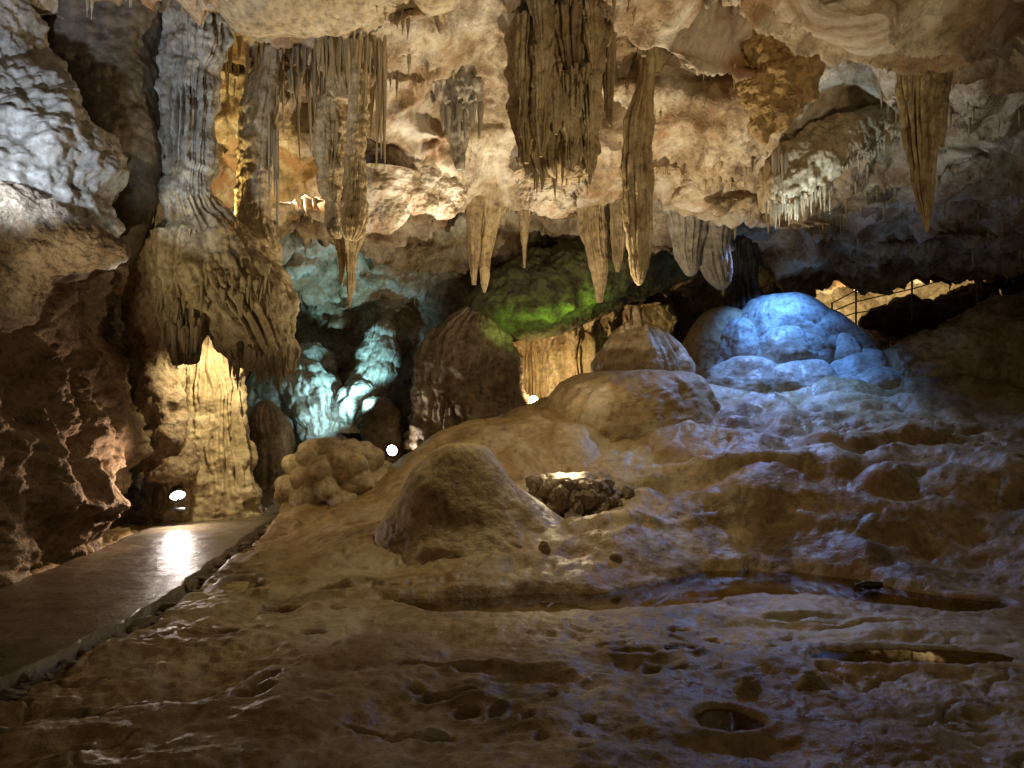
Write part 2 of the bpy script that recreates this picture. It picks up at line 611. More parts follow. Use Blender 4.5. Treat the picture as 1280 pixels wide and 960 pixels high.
fc += [(6, 1, .1), (6, 3.5, .1), (6, 6, .1), (9, 4, .3), (9, 8, .6), (14, 8, 1.6), (14, 14, 3.5), (12, 18, 3.6), (6, 20, 2.3), (9, 20, 2.3), (8, 18.9, 2.6),
       (-7, 9, 0), (-7, 12, 0), (-5, 9, 0), (-4.2, 9, 0), (-4.2, 11, 0), (-5, 13, .05), (-3.5, 14, .1), (-3, 15.5, .35), (-2.2, 15.6, .42),
       (-2.4, 17.5, .5), (-5, 17, .3), (-1, 14.5, .75), (-1.2, 17, .6), (0.3, 16.5, 1.0), (0, 20, .8), (-6, 20, .3), (2, 17, 1.6), (3, 20, 1.8)]
floor_z = tps(fc, 0.05)

POOLS = [  # centre px, py; half width, half depth (m); rotation, level, depth
]


def ground(px, py, z=0.0):
    d = (CAMZ - z) * F / (py - 480)
    return P(px, py, d)


def path_z(y):
    return 0.05 + 0.06 * sst(11.5, 13.5, y) + 0.32 * sst(13.6, 15.6, y)


PATH_C = np.array([(2.0, -4.3, .85), (5, -4.18, .80), (6.4, -4.05, .93), (8.8, -4.1, .80), (10.6, -4.2, .76), (12.2, -4.15, .70), (13.4, -3.85, .66), (14.6, -3.3, .60), (15.6, -2.5, .55)])


def path_cx(y):
    return np.interp(y, PATH_C[:, 0], PATH_C[:, 1]), np.interp(y, PATH_C[:, 0], PATH_C[:, 2])


# long pool behind the foreground rim, traced along its centre line
POOL_LINE = np.array([ground(*a, -0.05) for a in [(480, 752), (560, 757), (640, 756), (760, 752), (850, 742), (920, 727), (1010, 731), (1100, 744), (1190, 757), (1250, 756)]])
POOL_HW = np.array([.08, .24, .32, .33, .40, .46, .50, .40, .30, .10])
LEVEL = -0.05


def pool_mask(x, y, grow=0.0):
    best = np.full(np.shape(x), 9.0)
    for k in range(len(POOL_LINE) - 1):
        a, b = POOL_LINE[k, :2], POOL_LINE[k + 1, :2]
        ab = b - a
        t = np.clip(((x - a[0]) * ab[0] + (y - a[1]) * ab[1]) / (ab @ ab), 0, 1)
        dd = np.hypot(x - a[0] - t * ab[0], y - a[1] - t * ab[1])
        hw = POOL_HW[k] * (1 - t) + POOL_HW[k + 1] * t
        best = np.minimum(best, dd - hw - grow)
    return best        # signed distance


BASINS = [  # shallow rim pools in the foreground: px, py, half width, half depth
    (905, 903, .27, .12, .0), (1150, 823, .95, .13, -.03), (800, 815, .24, .06, .08), (850, 812, .13, .06, 0), (305, 735, .26, .22, .3)]
PITS = [(518, 857, .07, .05), (582, 888, .08, .05), (560, 866, .22, .05), (815, 835, .07, .06), (620, 890, .05, .05), (700, 872, .05, .03),
        (330, 850, .10, .06), (310, 868, .13, .08), (500, 912, .12, .03), (456, 905, .15, .03), (600, 833, .16, .05), (655, 846, .35, .09), (545, 832, .28, .03),
        (390, 790, .12, .03), (420, 760, .10, .03), (270, 792, .20, .04), (350, 755, .18, .05), (850, 780, .10, .04), (890, 790, .08, .04),
        (430, 738, .32, .05), (470, 735, .2, .04), (540, 918, .10, .04), (690, 880, .04, .03), (735, 905, .04, .02), (660, 905, .05, .04), (1000, 770, .4, .03), (1100, 778, .5, .03)]


def floor_height(x, y, fine=True):
    z = floor_z(x, y)
    for bx, by, rx, ry, h in ((1.55, 8.5, 1.1, .45, .24), (-.30, 8.7, 1.9, .8, .13), (2.1, 12.8, 2.3, 1.5, .30), (5.5, 14.4, 3.0, 1.4, .30), (-2.6, 11.4, 1.0, .8, .12)):
        z = z + h * np.exp(-(((x - bx) / rx) ** 2 + ((y - by) / ry) ** 2))
    P3 = np.stack([x, y, 0 * x], -1)
    far = sst(5.0, 10.0, y)
    right = sst(-1.0, 2.0, x)
    # rolling flowstone swells, then scalloped terraces on the rising slope
    z = z + 0.10 * fbm(P3 * np.array([.8, .9, 1]) + 3.1, 3)
    terr = np.abs(pn(P3 * np.array([.55, 1.15, 1]) + 0.5 * pn(P3 * 0.9 + 9)[..., None] + 21.0))
    z = z + (0.05 + 0.22 * far * right) * (np.minimum(terr * 2, .8) - 0.4)
    if fine:
        w = worley((P3 + .18 * fbm(P3 * 1.3 + 40, 3)[..., None]) * np.array([1.5, 2.0, 1]))
        z = z + (0.03 - 0.005 * far) * (0.6 - w * w)
        z = z + (0.032 + .002 * far) * fbm(P3 * np.array([2.2, 3.2, 1]) + 50, 6, 0.6)
        z = z + 0.022 * far * right * (np.abs(pn(P3 * np.array([2.2, 4.5, 1]) + 1.2 * fbm(P3 * .8 + 4, 2)[..., None] + 90)) * 2 - .5)
        rid = np.abs(pn(P3 * np.array([1.1, 1.7, 1]) + 0.9 * fbm(P3 * 1.1 + 7, 3)[..., None] + 70))
        z = z - 0.055 * (1 - sst(0.0, 0.05, rid)) * sst(-.1, .25, pn(P3 * .5 + 81))     # narrow cracks
        pit = worley(P3 * 4.2 + 5)
        z = z - 0.040 * (1 - sst(.12, .26, pit)) * sst(0.05, .25, pn(P3 * 0.8 + 31)) * (1 - far)
    for (px, py, rx, ry) in PITS:
        c = ground(px, py)
        q = np.hypot((x - c[0]) / rx, (y - c[1]) / (ry * 1.6))
        q = q + 0.35 * pn(P3 * 5 + px)
        z = z - 0.075 * (1 - sst(.55, 1.15, q)) + 0.015 * np.exp(-((q - 1.35) / .3) ** 2)
    for (px, py, rx, ry, rot) in BASINS:
        c = ground(px, py)
        xx = (x - c[0]) * math.cos(rot) + (y - c[1]) * math.sin(rot)
        yy = -(x - c[0]) * math.sin(rot) + (y - c[1]) * math.cos(rot)
        q = np.hypot(xx / rx, yy / (ry * 1.5)) + 0.30 * fbm(P3 * 3 + px, 3)
        lev = 0.012
        near = 1 - sst(1.0, 1.9, q)
        z = z * (1 - near) + near * np.maximum(z, lev + 0.02 + 0.012 * (1 - np.abs(np.clip(q - 1.15, -.2, .2)) / .2))
        z = np.where(q < 1.05, lev + 0.03 - 0.055 * (1 - sst(.55, 1.05, q)), z)
    # main pool
    sd = pool_mask(x, y) + 0.10 * pn(P3 * 2.2 + 13) + 0.03 * pn(P3 * 7 + 3)
    rim = np.exp(-((sd - .09) / .10) ** 2)
    side = y < np.interp(x, POOL_LINE[:, 0], POOL_LINE[:, 1])
    sp = np.maximum(sd, 0)
    lim = LEVEL + 0.05 + np.where(side, 0.05 * sp + .3 * np.maximum(sp - 1.2, 0), 0.48 * sp + 0.05 * sst(.0, .5, sd) + .8 * np.maximum(sp - .6, 0))
    z = np.where(sd < 3, -0.03 * np.log(np.exp(-z / .03) + np.exp(-lim / .03)), z)
    near = 1 - sst(0.1, 0.8, sd)
    z = z * (1 - near) + np.maximum(z, LEVEL + 0.025 + 0.02 * rim) * near
    z = np.where(sd < 0.06, np.minimum(z, LEVEL + 0.045 - 0.16 * (1 - sst(-.12, .06, sd))), z)
    # the footpath cuts through
    cx, hw = path_cx(y)
    sdp = np.abs(x - cx) - hw
    mk = (1 - sst(0.02, 0.16, sdp)) * (1 - sst(15.6, 16.2, y))
    z = z * (1 - mk) + np.minimum(z, path_z(y) - 0.14) * mk
    return z


ny, nx = 640, 620
yy = 1.2 * (21 / 1.2) ** np.linspace(0, 1, ny)
uu = np.linspace(-1, 1, nx)
Y = np.repeat(yy[:, None], nx, 1)
X = uu[None] * (0.80 * Y + 1.5) + 0.05 * Y
Z = floor_height(X, Y)
V = np.stack([X, Y, Z], -1)
P3 = V.copy()
nn = normals(V, False)
nn *= np.sign(nn[..., 2:3])
V = V + nn * (0.012 * fbm(P3 * 9, 4, 0.6))[..., None]
o = link('cave_floor', make_mesh('cave_floor', V, grid_faces(ny, nx, False), M['floor']))
tag(o, 'uneven brown flowstone floor of the cave', None, None, 'structure')

# pools of still water
def water_grid(name, x0, x1, y0, y1, lev, label, inside):
    n, m = 120, 60
    xs, ys = np.meshgrid(np.linspace(x0, x1, n), np.linspace(y0, y1, m))
    keep = inside(xs, ys)
    f = grid_faces(m, n, False)
    kf = keep.ravel()[f].all(1)
    f = f[kf]
    ids, inv = np.unique(f, return_inverse=True)
    V = np.stack([xs, ys, 0 * xs + lev], -1).reshape(-1, 3)[ids]
    o = link(name, make_mesh(name, V, inv.reshape(f.shape), M['water']))
    tag(o, label, None, None, 'structure')


water_grid('water', -2.2, 5.8, 6.2, 8.6, LEVEL, 'long dark still pool at the foot of the flowstone slope', lambda x, y: pool_mask(x, y) < 0.20)
for (px, py, rx, ry, rot) in BASINS:
    c = ground(px, py)
    def ins(x, y, c=c, rx=rx, ry=ry, rot=rot):
        xx = (x - c[0]) * math.cos(rot) + (y - c[1]) * math.sin(rot)
        yy_ = -(x - c[0]) * math.sin(rot) + (y - c[1]) * math.cos(rot)
        return np.hypot(xx / rx, yy_ / (ry * 1.5)) < 1.06
    water_grid('water', c[0] - 1.3 * rx, c[0] + 1.3 * rx, c[1] - rx - ry * 2, c[1] + rx + ry * 2, 0.012, 'shallow water in a rimmed basin of the foreground floor', ins)

# footpath
m, n = 420, 60
ys = np.linspace(2.2, 15.7, m)
cx, hw = path_cx(ys)
ker = np.ones(31) / 31
cx = np.convolve(np.pad(cx, 15, 'edge'), ker, 'valid')
hw = np.convolve(np.pad(hw, 15, 'edge'), ker, 'valid')
u = np.linspace(-1, 1, n)
X = cx[:, None] + hw[:, None] * u
Y = np.repeat(ys[:, None], n, 1)
e = pn(np.stack([Y * 2.5, Y * 0, Y * 0 + u * 0.3], -1)) * 0.07 + pn(np.stack([Y * 9, Y * 0 + 4, Y * 0], -1)) * 0.03
X = X + e * np.sign(u) * np.abs(u) ** 3
Z = path_z(Y) + 0.012 * pn(np.stack([X * 1.2, Y * .8, 0 * X], -1)) + 0.004 * fbm(np.stack([X * 5, Y * 5, 0 * X], -1), 3)
Z = Z - 0.16 * (np.abs(u) > 0.985)
o = link('footpath', make_mesh('footpath', np.stack([X, Y, Z], -1), grid_faces(m, n, False), M['path']))
tag(o, 'wet grey concrete footpath running along the left wall', None, None, 'structure')

# ================================================================== CEILING
cc = [P(*a) for a in [
    (640, -100, 7.5), (640, 60, 10), (640, 200, 12.2), (640, 252, 13), (640, 275, 16), (640, 330, 17), (640, 372, 17.6),
    (400, -20, 8.4), (400, 60, 10.4), (400, 200, 11.7), (480, 252, 12.3), (480, 285, 14.5), (480, 338, 16.5), (480, 385, 17.5),
    (300, 150, 11.2), (350, 240, 12.2), (350, 290, 14.5), (350, 350, 17), (200, 0, 9), (100, -50, 7), (240, 120, 11),
    (850, 100, 9.5), (850, 200, 11.3), (850, 252, 12.5), (850, 282, 14), (800, 350, 17), (960, 100, 9.2), (960, 180, 10.2), (1000, 262, 12.5),
    (1000, 302, 15), (1150, 40, 7.4), (1150, 110, 9.4), (1150, 205, 11), (1100, 292, 14.5), (1200, 328, 17), (1270, 0, 6.5), (1280, 100, 8.5),
    (1280, 200, 11), (1280, 322, 15), (1500, 0, 7), (1500, 200, 11), (1500, 300, 16), (760, 20, 8.7), (540, 20, 9.4), (540, 150, 11.4), (740, 150, 11), (740, 235, 12.6)]]
cc = [tuple(a) for a in cc]
cc += [(-5, 3, 6.5), (0, 3, 6.6), (5, 3, 6.0), (-8, 8, 5.5), (-7, 14, 5.2), (0, 0, 6.6), (0, 14.4, 5.9), (-2.5, 13.4, 5.6), (2.5, 13.4, 5.7), (-6, 20, 4), (0, 20, 3.8), (8, 20, 4.8), (14, 14, 4.6), (5.0, 14.2, 5.9), (4.2, 14.0, 5.7)]
ceil_z = tps(cc, 0.03)
ny, nx = 560, 680
t = np.linspace(0, 1, ny)
yy = np.interp(t, [0, .12, .72, 1], [1.5, 6.2, 13.6, 20.5])
Y = np.repeat(yy[:, None], nx, 1)
X = np.linspace(-1, 1, nx)[None] * (0.78 * Y + 1.2) + 0.06 * Y
V = np.stack([X, Y, ceil_z(X, Y)], -1)
nn = -normals(V, False)
nn *= -np.sign(nn[..., 2:3])
wp = V + 0.35 * np.stack([fbm(V * .8 + 1, 3), fbm(V * .8 + 11, 3), fbm(V * .8 + 23, 3)], -1)
sc1 = np.abs(pn(wp * np.array([.55, .75, .6]) + 5)) * 2
disp = 0.62 * (0.5 - np.minimum(sc1, 1.0))                 # hollow scallops, sharp hanging ridges between them
sc2 = np.abs(pn(wp * np.array([1.5, 1.9, 1.6]) + 15)) * 2
rgh = sst(-.22, .22, fbm(V * .5 + 101, 2))
rgh = rgh * (1 - .55 * sst(1.0, 4.0, V[..., 0]))
disp += (0.05 + 0.21 * rgh) * (0.5 - np.minimum(sc2, 1.0))
disp += (0.05 + 0.13 * rgh) * fbm(V * 2.6 + 9, 6, 0.58)
disp += 0.16 * rgh * np.maximum(0, fbm(V * np.array([1.7, 1.7, .6]) + 120, 3) - .15)
popm = sst(-.05, .3, fbm(V * .7 + 33, 3))
disp += popm * 0.085 * (0.6 - worley(V * 6.5 + 2)) + popm * 0.11 * (0.55 - worley(wp * 2.9 + 8))
disp += 0.12 * sst(.1, .5, pn(V * 1.1 + 44)) * fbm(V * np.array([4, 4, 1.5]) + 3, 4, .6)
bk = sst(13.0, 14.5, V[..., 1])
disp += bk * (.34 * (0.6 - worley(wp * 1.15 + 4)) + .16 * (0.5 - worley(wp * 3.1 + 14)) + .10 * fbm(V * 3 + 77, 5, .6))
V = V + nn * disp[..., None]
V[..., 1] -= 0.30 * sst(-.1, .35, pn(V * np.array([.7, .7, 2.2]) + 71)) * (disp - disp.min())
o = link('cave_ceiling', make_mesh('cave_ceiling', V, grid_faces(ny, nx, False)[:, ::-1], M['ceil']))
tag(o, 'hollowed cream and orange limestone roof of the cave', None, None, 'structure')
CEIL_V = V

# small drips that nobody could count, scattered where the roof hangs lowest
cand = V[::3, ::3].reshape(-1, 3)
dsp = disp[::3, ::3].ravel()
px_ = cand[:, 0] / cand[:, 1] * F + 640
sel = np.where((dsp > 0.13) & (cand[:, 1] > 7) & (cand[:, 1] < 18))[0]
RS.shuffle(sel)
sel = sel[:2600]
DV, DF = drip_proto(2)
DV, DF = DV[::3][:, ::2], grid_faces(6, 6, True)[:, ::-1]
vs, fs = [], []
cl = fbm(cand[sel] * 0.9 + 60, 2)
for q, s in enumerate(sel):
    if cl[q] < -0.05:
        continue
    L = 0.05 + 0.30 * random.random() ** 3
    r = 0.012 + 0.02 * random.random() + 0.03 * L
    vs.append(DV.reshape(-1, 3) * np.array([r, r, L]) + cand[s] + np.array([0, 0, 0.03]))
    fs.append(DF + len(fs) * 36)
o = link('drip_fringe', make_mesh('drip_fringe', np.concatenate(vs), np.concatenate(fs), M['tite']), (0, 0, 0), bpy.data.objects['cave_ceiling'])
o['kind'] = 'stuff'


# ================================================================== WALLS
def wall_sheet(name, ctrl, m, n, mat, label, **kw):
    V = sheet(ctrl, m, n)
    nn = normals(V, False)
    c = V.mean((0, 1))
    tocam = np.array([0, 4, 2.5]) - c
    if (nn.mean((0, 1)) * tocam).sum() < 0:
        nn = -nn
    V = detail(V, nn, **kw)
    o = link(name, make_mesh(name, V, grid_faces(m, n, False), mat))
    tag(o, label, None, None, 'structure')
    return V


lw = []
for z, off in ((-.5, 0), (0.4, -.05), (1.4, .12), (2.4, -.05), (3.3, .1), (4.2, -.3), (5.2, -.5), (6.2, -.3), (7.5, 0)):
    lw.append([(-5.15 + off + w, y, z) for y, w in ((1.5, .3), (4, .1), (6, 0), (8, .05), (9.5, .05), (11, -.45), (12.3, -.4), (13.6, -.3), (15, -.5), (17, -.9))])
wall_sheet('cave_wall', lw, 380, 430, M['wall'], 'rough brown rock wall left of the footpath', big=.55, big_s=.5, lump=.12, lump_s=1.6, rough=.24, rough_s=1.6, pop=.08, pop_s=7)

bw = []
for z in (-.5, .8, 2, 3.2, 4.5, 6, 7.5):
    bw.append([(x, 18.2 + .5 * math.sin(x * .9) - .25 * abs(z - 2.5), z) for x in (-7.5, -5.5, -4, -2.5, -1, .5, 2, 3.5, 5)])
wall_sheet('cave_wall', bw, 260, 420, M['back'], 'rear wall of the cave beyond the path', big=.6, big_s=.5, lump=.2, lump_s=1.2, rough=.12, rough_s=2, pop=.05)
rw = []
for z in (0, 1.5, 3, 4, 5, 6.5):
    rw.append([(x, 20.2 + .3 * math.sin(x * 1.3) - .15 * max(0, x - 8) ** 1.2, z) for x in (3.5, 5, 6.5, 8, 9.5, 11, 13, 16)])
wall_sheet('cave_wall', rw, 200, 320, M['pale'], 'far wall behind the railing on the right', big=.4, big_s=.6, lump=.22, lump_s=1.6, rough=.12, rough_s=2, pop=.08, pop_s=5)

# ================================================================== HANGING FORMATIONS
# 1 great fluted column on the left with its hanging flowstone curtain
col1 = empty('flowstone_column', P(235, 300, 9))
tag(col1, 'tall fluted grey column widening into a hanging curtain above the lit alcove', 'column')
thing_loft('shaft', [(-90, 196, 296), (0, 206, 284), (60, 204, 276), (120, 202, 268), (200, 203, 262), (250, 199, 262), (300, 196, 268)], 9.0, M['grey'], None, None, base='high', parent=col1, flute=.17, nf=4.2, fz=.25, n=200, m=260, rough=.05, rough_s=4, lump=.03, lump_s=7)
thing_loft('curtain', [(245, 205, 262), (275, 198, 292), (300, 190, 322), (330, 187, 345), (370, 196, 358), (405, 245, 366), (440, 280, 371), (462, 310, 368), (468, 345, 360)], 9.1, M['tite'], None, None, base='high', parent=col1, flute=.10, nf=4.5, fz=.5, n=220, m=220, rough=.06, rough_s=3, lump=.06, lump_s=4.5, big=.12, big_s=1.2)
thing_loft('curtain', [(290, 192, 262), (340, 189, 262), (390, 200, 256), (425, 212, 252), (450, 216, 248), (456, 222, 240)], 8.75, M['tite'], None, None, base='high', parent=col1, flute=.15, nf=3.4, fz=.3, n=160, m=160, rough=.04, rough_s=4)
fringe(col1, [(190, 335, 8.62), (215, 370, 8.55), (250, 345, 8.5), (300, 360, 8.5), (345, 350, 8.6)], 46, (.12, .42), (.02, .05), 'tite', (4, 22, .06))
fringe(col1, [(285, 440, 8.7), (320, 450, 8.62), (362, 445, 8.7)], 34, (.15, .32), (.02, .045), 'tite', (4, 12, .06))
fringe(col1, [(205, 410, 8.55), (250, 405, 8.5)], 14, (.25, .48), (.03, .06), 'tite', (3, 8, .05))

# 2 second column
col2 = empty('column', P(318, 190, 10.1))
tag(col2, 'pale round column right behind the fluted one, lit yellow on its left edge', 'column')
thing_loft('shaft', [(60, 326, 352), (88, 318, 348), (110, 308, 349), (150, 302, 344), (200, 299, 340), (250, 297, 336), (285, 295, 341), (310, 285, 350), (330, 280, 352)], 10.1, M['pale'], None, None, base='high', parent=col2, flute=.05, nf=3.2, n=130, m=200, rough=.035, rough_s=5, pop=.03, pop_s=12)
fringe(col2, [(338, 130, 9.95), (346, 190, 9.95)], 8, (.4, 1.3), (.015, .035), 'pale', (3, 14, .05))

# 3 pale roof slab, upper left
thing_loft('ceiling_slab', [(275, -40, 14), (300, -60, 33), (360, -60, 36), (430, -60, 28), (500, -60, 17), (550, -50, 12), (575, -40, 0)], 8.4, M['pale'], 'smooth pale rock slab at the top edge above the stalactite fringe', 'rock slab', axis='h', base='high', ratio=1.3, n=160, m=200, big=.12, rough=.04, rough_s=3)

thing_loft('ceiling_slab', [(975, -80, 4), (1000, -90, 24), (1050, -90, 45), (1100, -90, 50), (1150, -90, 47), (1200, -90, 30), (1250, -90, 2), (1300, -80, -20)], 7.3, M['ceil'], 'broad smooth grey roof slab at the upper right above the lone stalactite', 'rock slab', axis='h', base='high', ratio=1.3, n=170, m=200, big=.12, rough=.05, rough_s=2.4)

# 4 drapery with a flat cap
dr = empty('stalactite_drapery', P(436, 170, 10))
tag(dr, 'flat-capped stalactite drapery with a hollowed stem beneath the pale slab', 'stalactite')
thing_loft('cap', [(10, 400, 475), (30, 392, 480), (46, 390, 484), (60, 398, 478), (85, 404, 474), (112, 410, 470), (125, 418, 462)], 9.9, M['tite'], None, None, base='high', parent=dr, flute=.12, nf=5, fz=.3, n=180, m=140, rough=.03, rough_s=5)
thing_loft('stem', [(90, 436, 460), (130, 436, 458), (180, 434, 456), (230, 432, 455), (270, 428, 456), (292, 428, 450), (300, 434, 444)], 9.7, M['tite'], None, None, base='high', parent=dr, flute=.06, nf=2.8, n=110, m=180, rough=.03, rough_s=6, lump=.02, lump_s=9)
thing_loft('stem', [(120, 400, 425), (150, 396, 430), (190, 398, 428), (230, 402, 424), (265, 408, 424), (290, 412, 430), (298, 418, 424)], 9.95, M['tite'], None, None, base='high', parent=dr, flute=.09, nf=2.8, n=110, m=180, rough=.05, rough_s=5)
fringe(dr, [(392, 52, 9.55), (436, 48, 9.4), (482, 52, 9.55)], 34, (.25, .75), (.018, .05), 'tite', (2, 5, .05))
fringe(dr, [(466, 80, 9.8), (480, 60, 9.8)], 8, (.8, 1.7), (.02, .05), 'tite', (3, 6, .05))

# 5 fringe of thin stalactites between the column and the drapery
fringe(bpy.data.objects['ceiling_slab'], [(282, 42, 10.1), (310, 40, 10.2), (350, 44, 10.2), (392, 50, 10.1)], 42, (.25, 1.0), (.02, .055), 'tite', (3, 8, .3))
sc_ = empty('stalactite_cluster', P(385, 95, 10.4))
tag(sc_, 'dense cluster of long thin stalactites between the second column and the drapery', 'stalactites')
fringe(sc_, [(345, 95, 10.4), (395, 95, 10.5), (425, 110, 10.4)], 34, (.45, 1.35), (.018, .05), 'tite', (4, 10, .25))
sc_ = empty('stalactite_cluster', P(370, 240, 12))
tag(sc_, 'few small pinkish stalactites at the glowing lip behind the second column', 'stalactites')
fringe(sc_, [(362, 238, 12), (380, 240, 12)], 6, (.25, .55), (.025, .05), 'pale', (3, 3, .1))

# 6 hanging bulb
bulb = empty('hanging_bulb', P(578, 60, 10.8))
tag(bulb, 'rounded grey hanging bulb with knobbly tail left of the big centre stalactite', 'stalactite')
thing_loft('bulb', [(-10, 575, 600), (20, 562, 612), (50, 544, 612), (85, 538, 606), (120, 546, 600), (140, 556, 590), (165, 560, 586), (190, 564, 582), (212, 572, 578)], 10.8, M['grey'], None, None, base='high', parent=bulb, flute=.05, nf=2.5, n=130, m=160, lump=.07, lump_s=5, rough=.05, rough_s=4, pop=.05, pop_s=10)
fringe(bulb, [(550, 130, 10.5), (600, 135, 10.5)], 9, (.3, .8), (.025, .06), 'grey', (3, 8, .1))

# 7 big centre stalactite
big = empty('stalactite', P(705, 0, 9))
tag(big, 'broad dark ribbed stalactite at top centre with a bright ragged tip', 'stalactite')
thing_loft('body', [(-110, 650, 760), (-30, 655, 758), (40, 645, 754), (100, 643, 750), (150, 644, 748), (190, 648, 744), (208, 652, 741), (218, 660, 736), (224, 672, 726)], 9.0, M['tited'], None, None, base='high', parent=big, flute=.16, nf=3.6, fz=.22, n=200, m=260, rough=.03, rough_s=4)
thing_loft('plate', [(-110, 684, 772), (0, 683, 767), (40, 686, 758), (70, 694, 748), (95, 702, 740), (112, 708, 730), (120, 716, 722)], 8.65, M['tited'], None, None, base='high', parent=big, flute=.12, nf=3.2, fz=.25, n=150, m=160, rough=.05, rough_s=4)
thing_loft('plate', [(80, 690, 700), (105, 686, 706), (130, 686, 708), (155, 690, 702), (168, 693, 697)], 8.5, M['tited'], None, None, base='high', parent=big, flute=.05, nf=2.5, n=80, m=90, rough=.03)
thing_loft('blade', [(-60, 748, 775), (0, 752, 772), (80, 754, 768), (130, 756, 766), (152, 758, 765), (158, 761, 764)], 9.0, M['tited'], None, None, base='high', parent=big, flute=.05, nf=2.4, n=70, m=120)
for rows, d in (([(20, 648, 672), (70, 645, 668), (130, 648, 666), (180, 652, 664), (204, 656, 660)], 8.62),
                ([(100, 722, 752), (140, 726, 750), (190, 730, 747), (222, 734, 741), (232, 736, 739)], 8.7),
                ([(60, 665, 690), (110, 668, 688), (160, 670, 684), (196, 674, 680)], 8.5),
                ([(90, 700, 726), (140, 702, 724), (185, 706, 720), (215, 711, 716)], 8.55),
                ([(-60, 660, 700), (0, 664, 696), (40, 670, 690), (62, 676, 682)], 8.42),
                ([(-60, 720, 765), (0, 724, 758), (50, 732, 752), (86, 740, 746)], 8.4)):
    thing_loft('plate', rows, d, M['tite'], None, None, base='high', parent=big, flute=.07, nf=2.6, fz=.3, n=80, m=110, rough=.05, rough_s=4)
fringe(big, [(690, 85, 8.42), (720, 95, 8.4), (745, 75, 8.45)], 16, (.12, .4), (.015, .035), 'tite', (5, 14, .06))
fringe(big, [(652, 196, 8.85), (690, 205, 8.75), (738, 200, 8.9)], 30, (.10, .38), (.02, .05), 'pale', (5, 9, .12))

# 8 long pointed stalactite and its neighbours
lp = empty('stalactite', P(800, 0, 9.4))
tag(lp, 'long smooth yellowish stalactite tapering to a blunt point right of centre', 'stalactite')
thing_loft('shaft', [(-80, 778, 832), (0, 786, 826), (45, 796, 822), (80, 800, 819), (120, 792, 816), (155, 781, 815), (200, 779, 813), (260, 781, 813), (310, 785, 812), (340, 788, 809), (352, 793, 804), (357, 797, 800)], 9.5, M['tite'], None, None, base='high', parent=lp, flute=.06, nf=2.6, fz=.2, n=130, m=300, rough=.015, rough_s=5)
thing_loft('wing', [(-70, 770, 800), (0, 778, 800), (30, 788, 804), (55, 798, 808), (70, 802, 808)], 9.2, M['tited'], None, None, base='high', parent=lp, flute=.06, nf=2.5, n=80, m=110, rough=.03)
thing_loft('knob', [(20, 820, 830), (40, 815, 838), (60, 814, 840), (75, 818, 832), (90, 818, 824)], 9.5, M['tited'], None, None, base='high', parent=lp, n=60, m=80, rough=.04, pop=.03, pop_s=12)
fringe(lp, [(770, -5, 9.3), (800, 0, 9.2)], 8, (.15, .4), (.02, .04), 'tited', (4, 4, .1))

# 9 right stalactite
rt = empty('stalactite', P(1158, 45, 7.9))
tag(rt, 'large ribbed yellow stalactite hanging alone at upper right', 'stalactite')
thing_loft('shaft', [(20, 1118, 1186), (48, 1122, 1180), (90, 1124, 1178), (130, 1127, 1174), (170, 1132, 1171), (205, 1137, 1169), (240, 1143, 1167), (265, 1150, 1165), (282, 1155, 1162), (291, 1158, 1160)], 7.9, M['tite'], None, None, base='high', parent=rt, flute=.14, nf=3.4, fz=.18, n=170, m=240, rough=.02)
thing_loft('blade', [(10, 1160, 1205), (45, 1165, 1202), (80, 1168, 1190), (120, 1170, 1185), (160, 1172, 1182), (184, 1176, 1180)], 8.05, M['tite'], None, None, base='high', parent=rt, flute=.10, nf=3, fz=.2, n=110, m=140)

# 10 ochre hanging lump
thing_loft('hanging_rock', [(-70, 880, 1030), (0, 905, 1012), (40, 918, 1004), (80, 926, 1010), (115, 930, 1004), (145, 938, 988), (165, 945, 968), (180, 950, 958)], 8.9, M['ochre'], 'ragged ochre rock hanging from the roof right of the long stalactite', 'rock', base='high', n=220, m=220, lump=.14, lump_s=3.2, rough=.14, rough_s=2.6, pop=.10, pop_s=7)

# 11 pale dripping ledge
lg = empty('flowstone_ledge', P(1060, 190, 9.6))
tag(lg, 'pale cold-lit ledge with a fringe of icicle drips under the right roof', 'flowstone')
thing_loft('ledge', [(955, 200, 262), (975, 188, 264), (1000, 172, 258), (1025, 162, 246), (1042, 156, 225), (1060, 150, 205), (1090, 140, 190), (1120, 130, 172), (1140, 124, 150), (1150, 130, 140)], 9.6, M['pale'], None, None, axis='h', parent=lg, base='high', ratio=.9, n=150, m=200, big=.1, rough=.08, rough_s=3, lump=.05, lump_s=4)
fringe(lg, [(960, 255, 9.4), (1000, 252, 9.4), (1040, 228, 9.4)], 40, (.10, .35), (.015, .035), 'pale', (3, 4, .15))
fringe(lg, [(1050, 210, 9.4), (1090, 188, 9.4), (1130, 160, 9.4)], 26, (.05, .16), (.012, .025), 'pale', (3, 3, .15))
fringe(lg, [(966, 190, 9.3), (984, 190, 9.3)], 6, (.4, .8), (.02, .035), 'pale', (3, 6, .05))

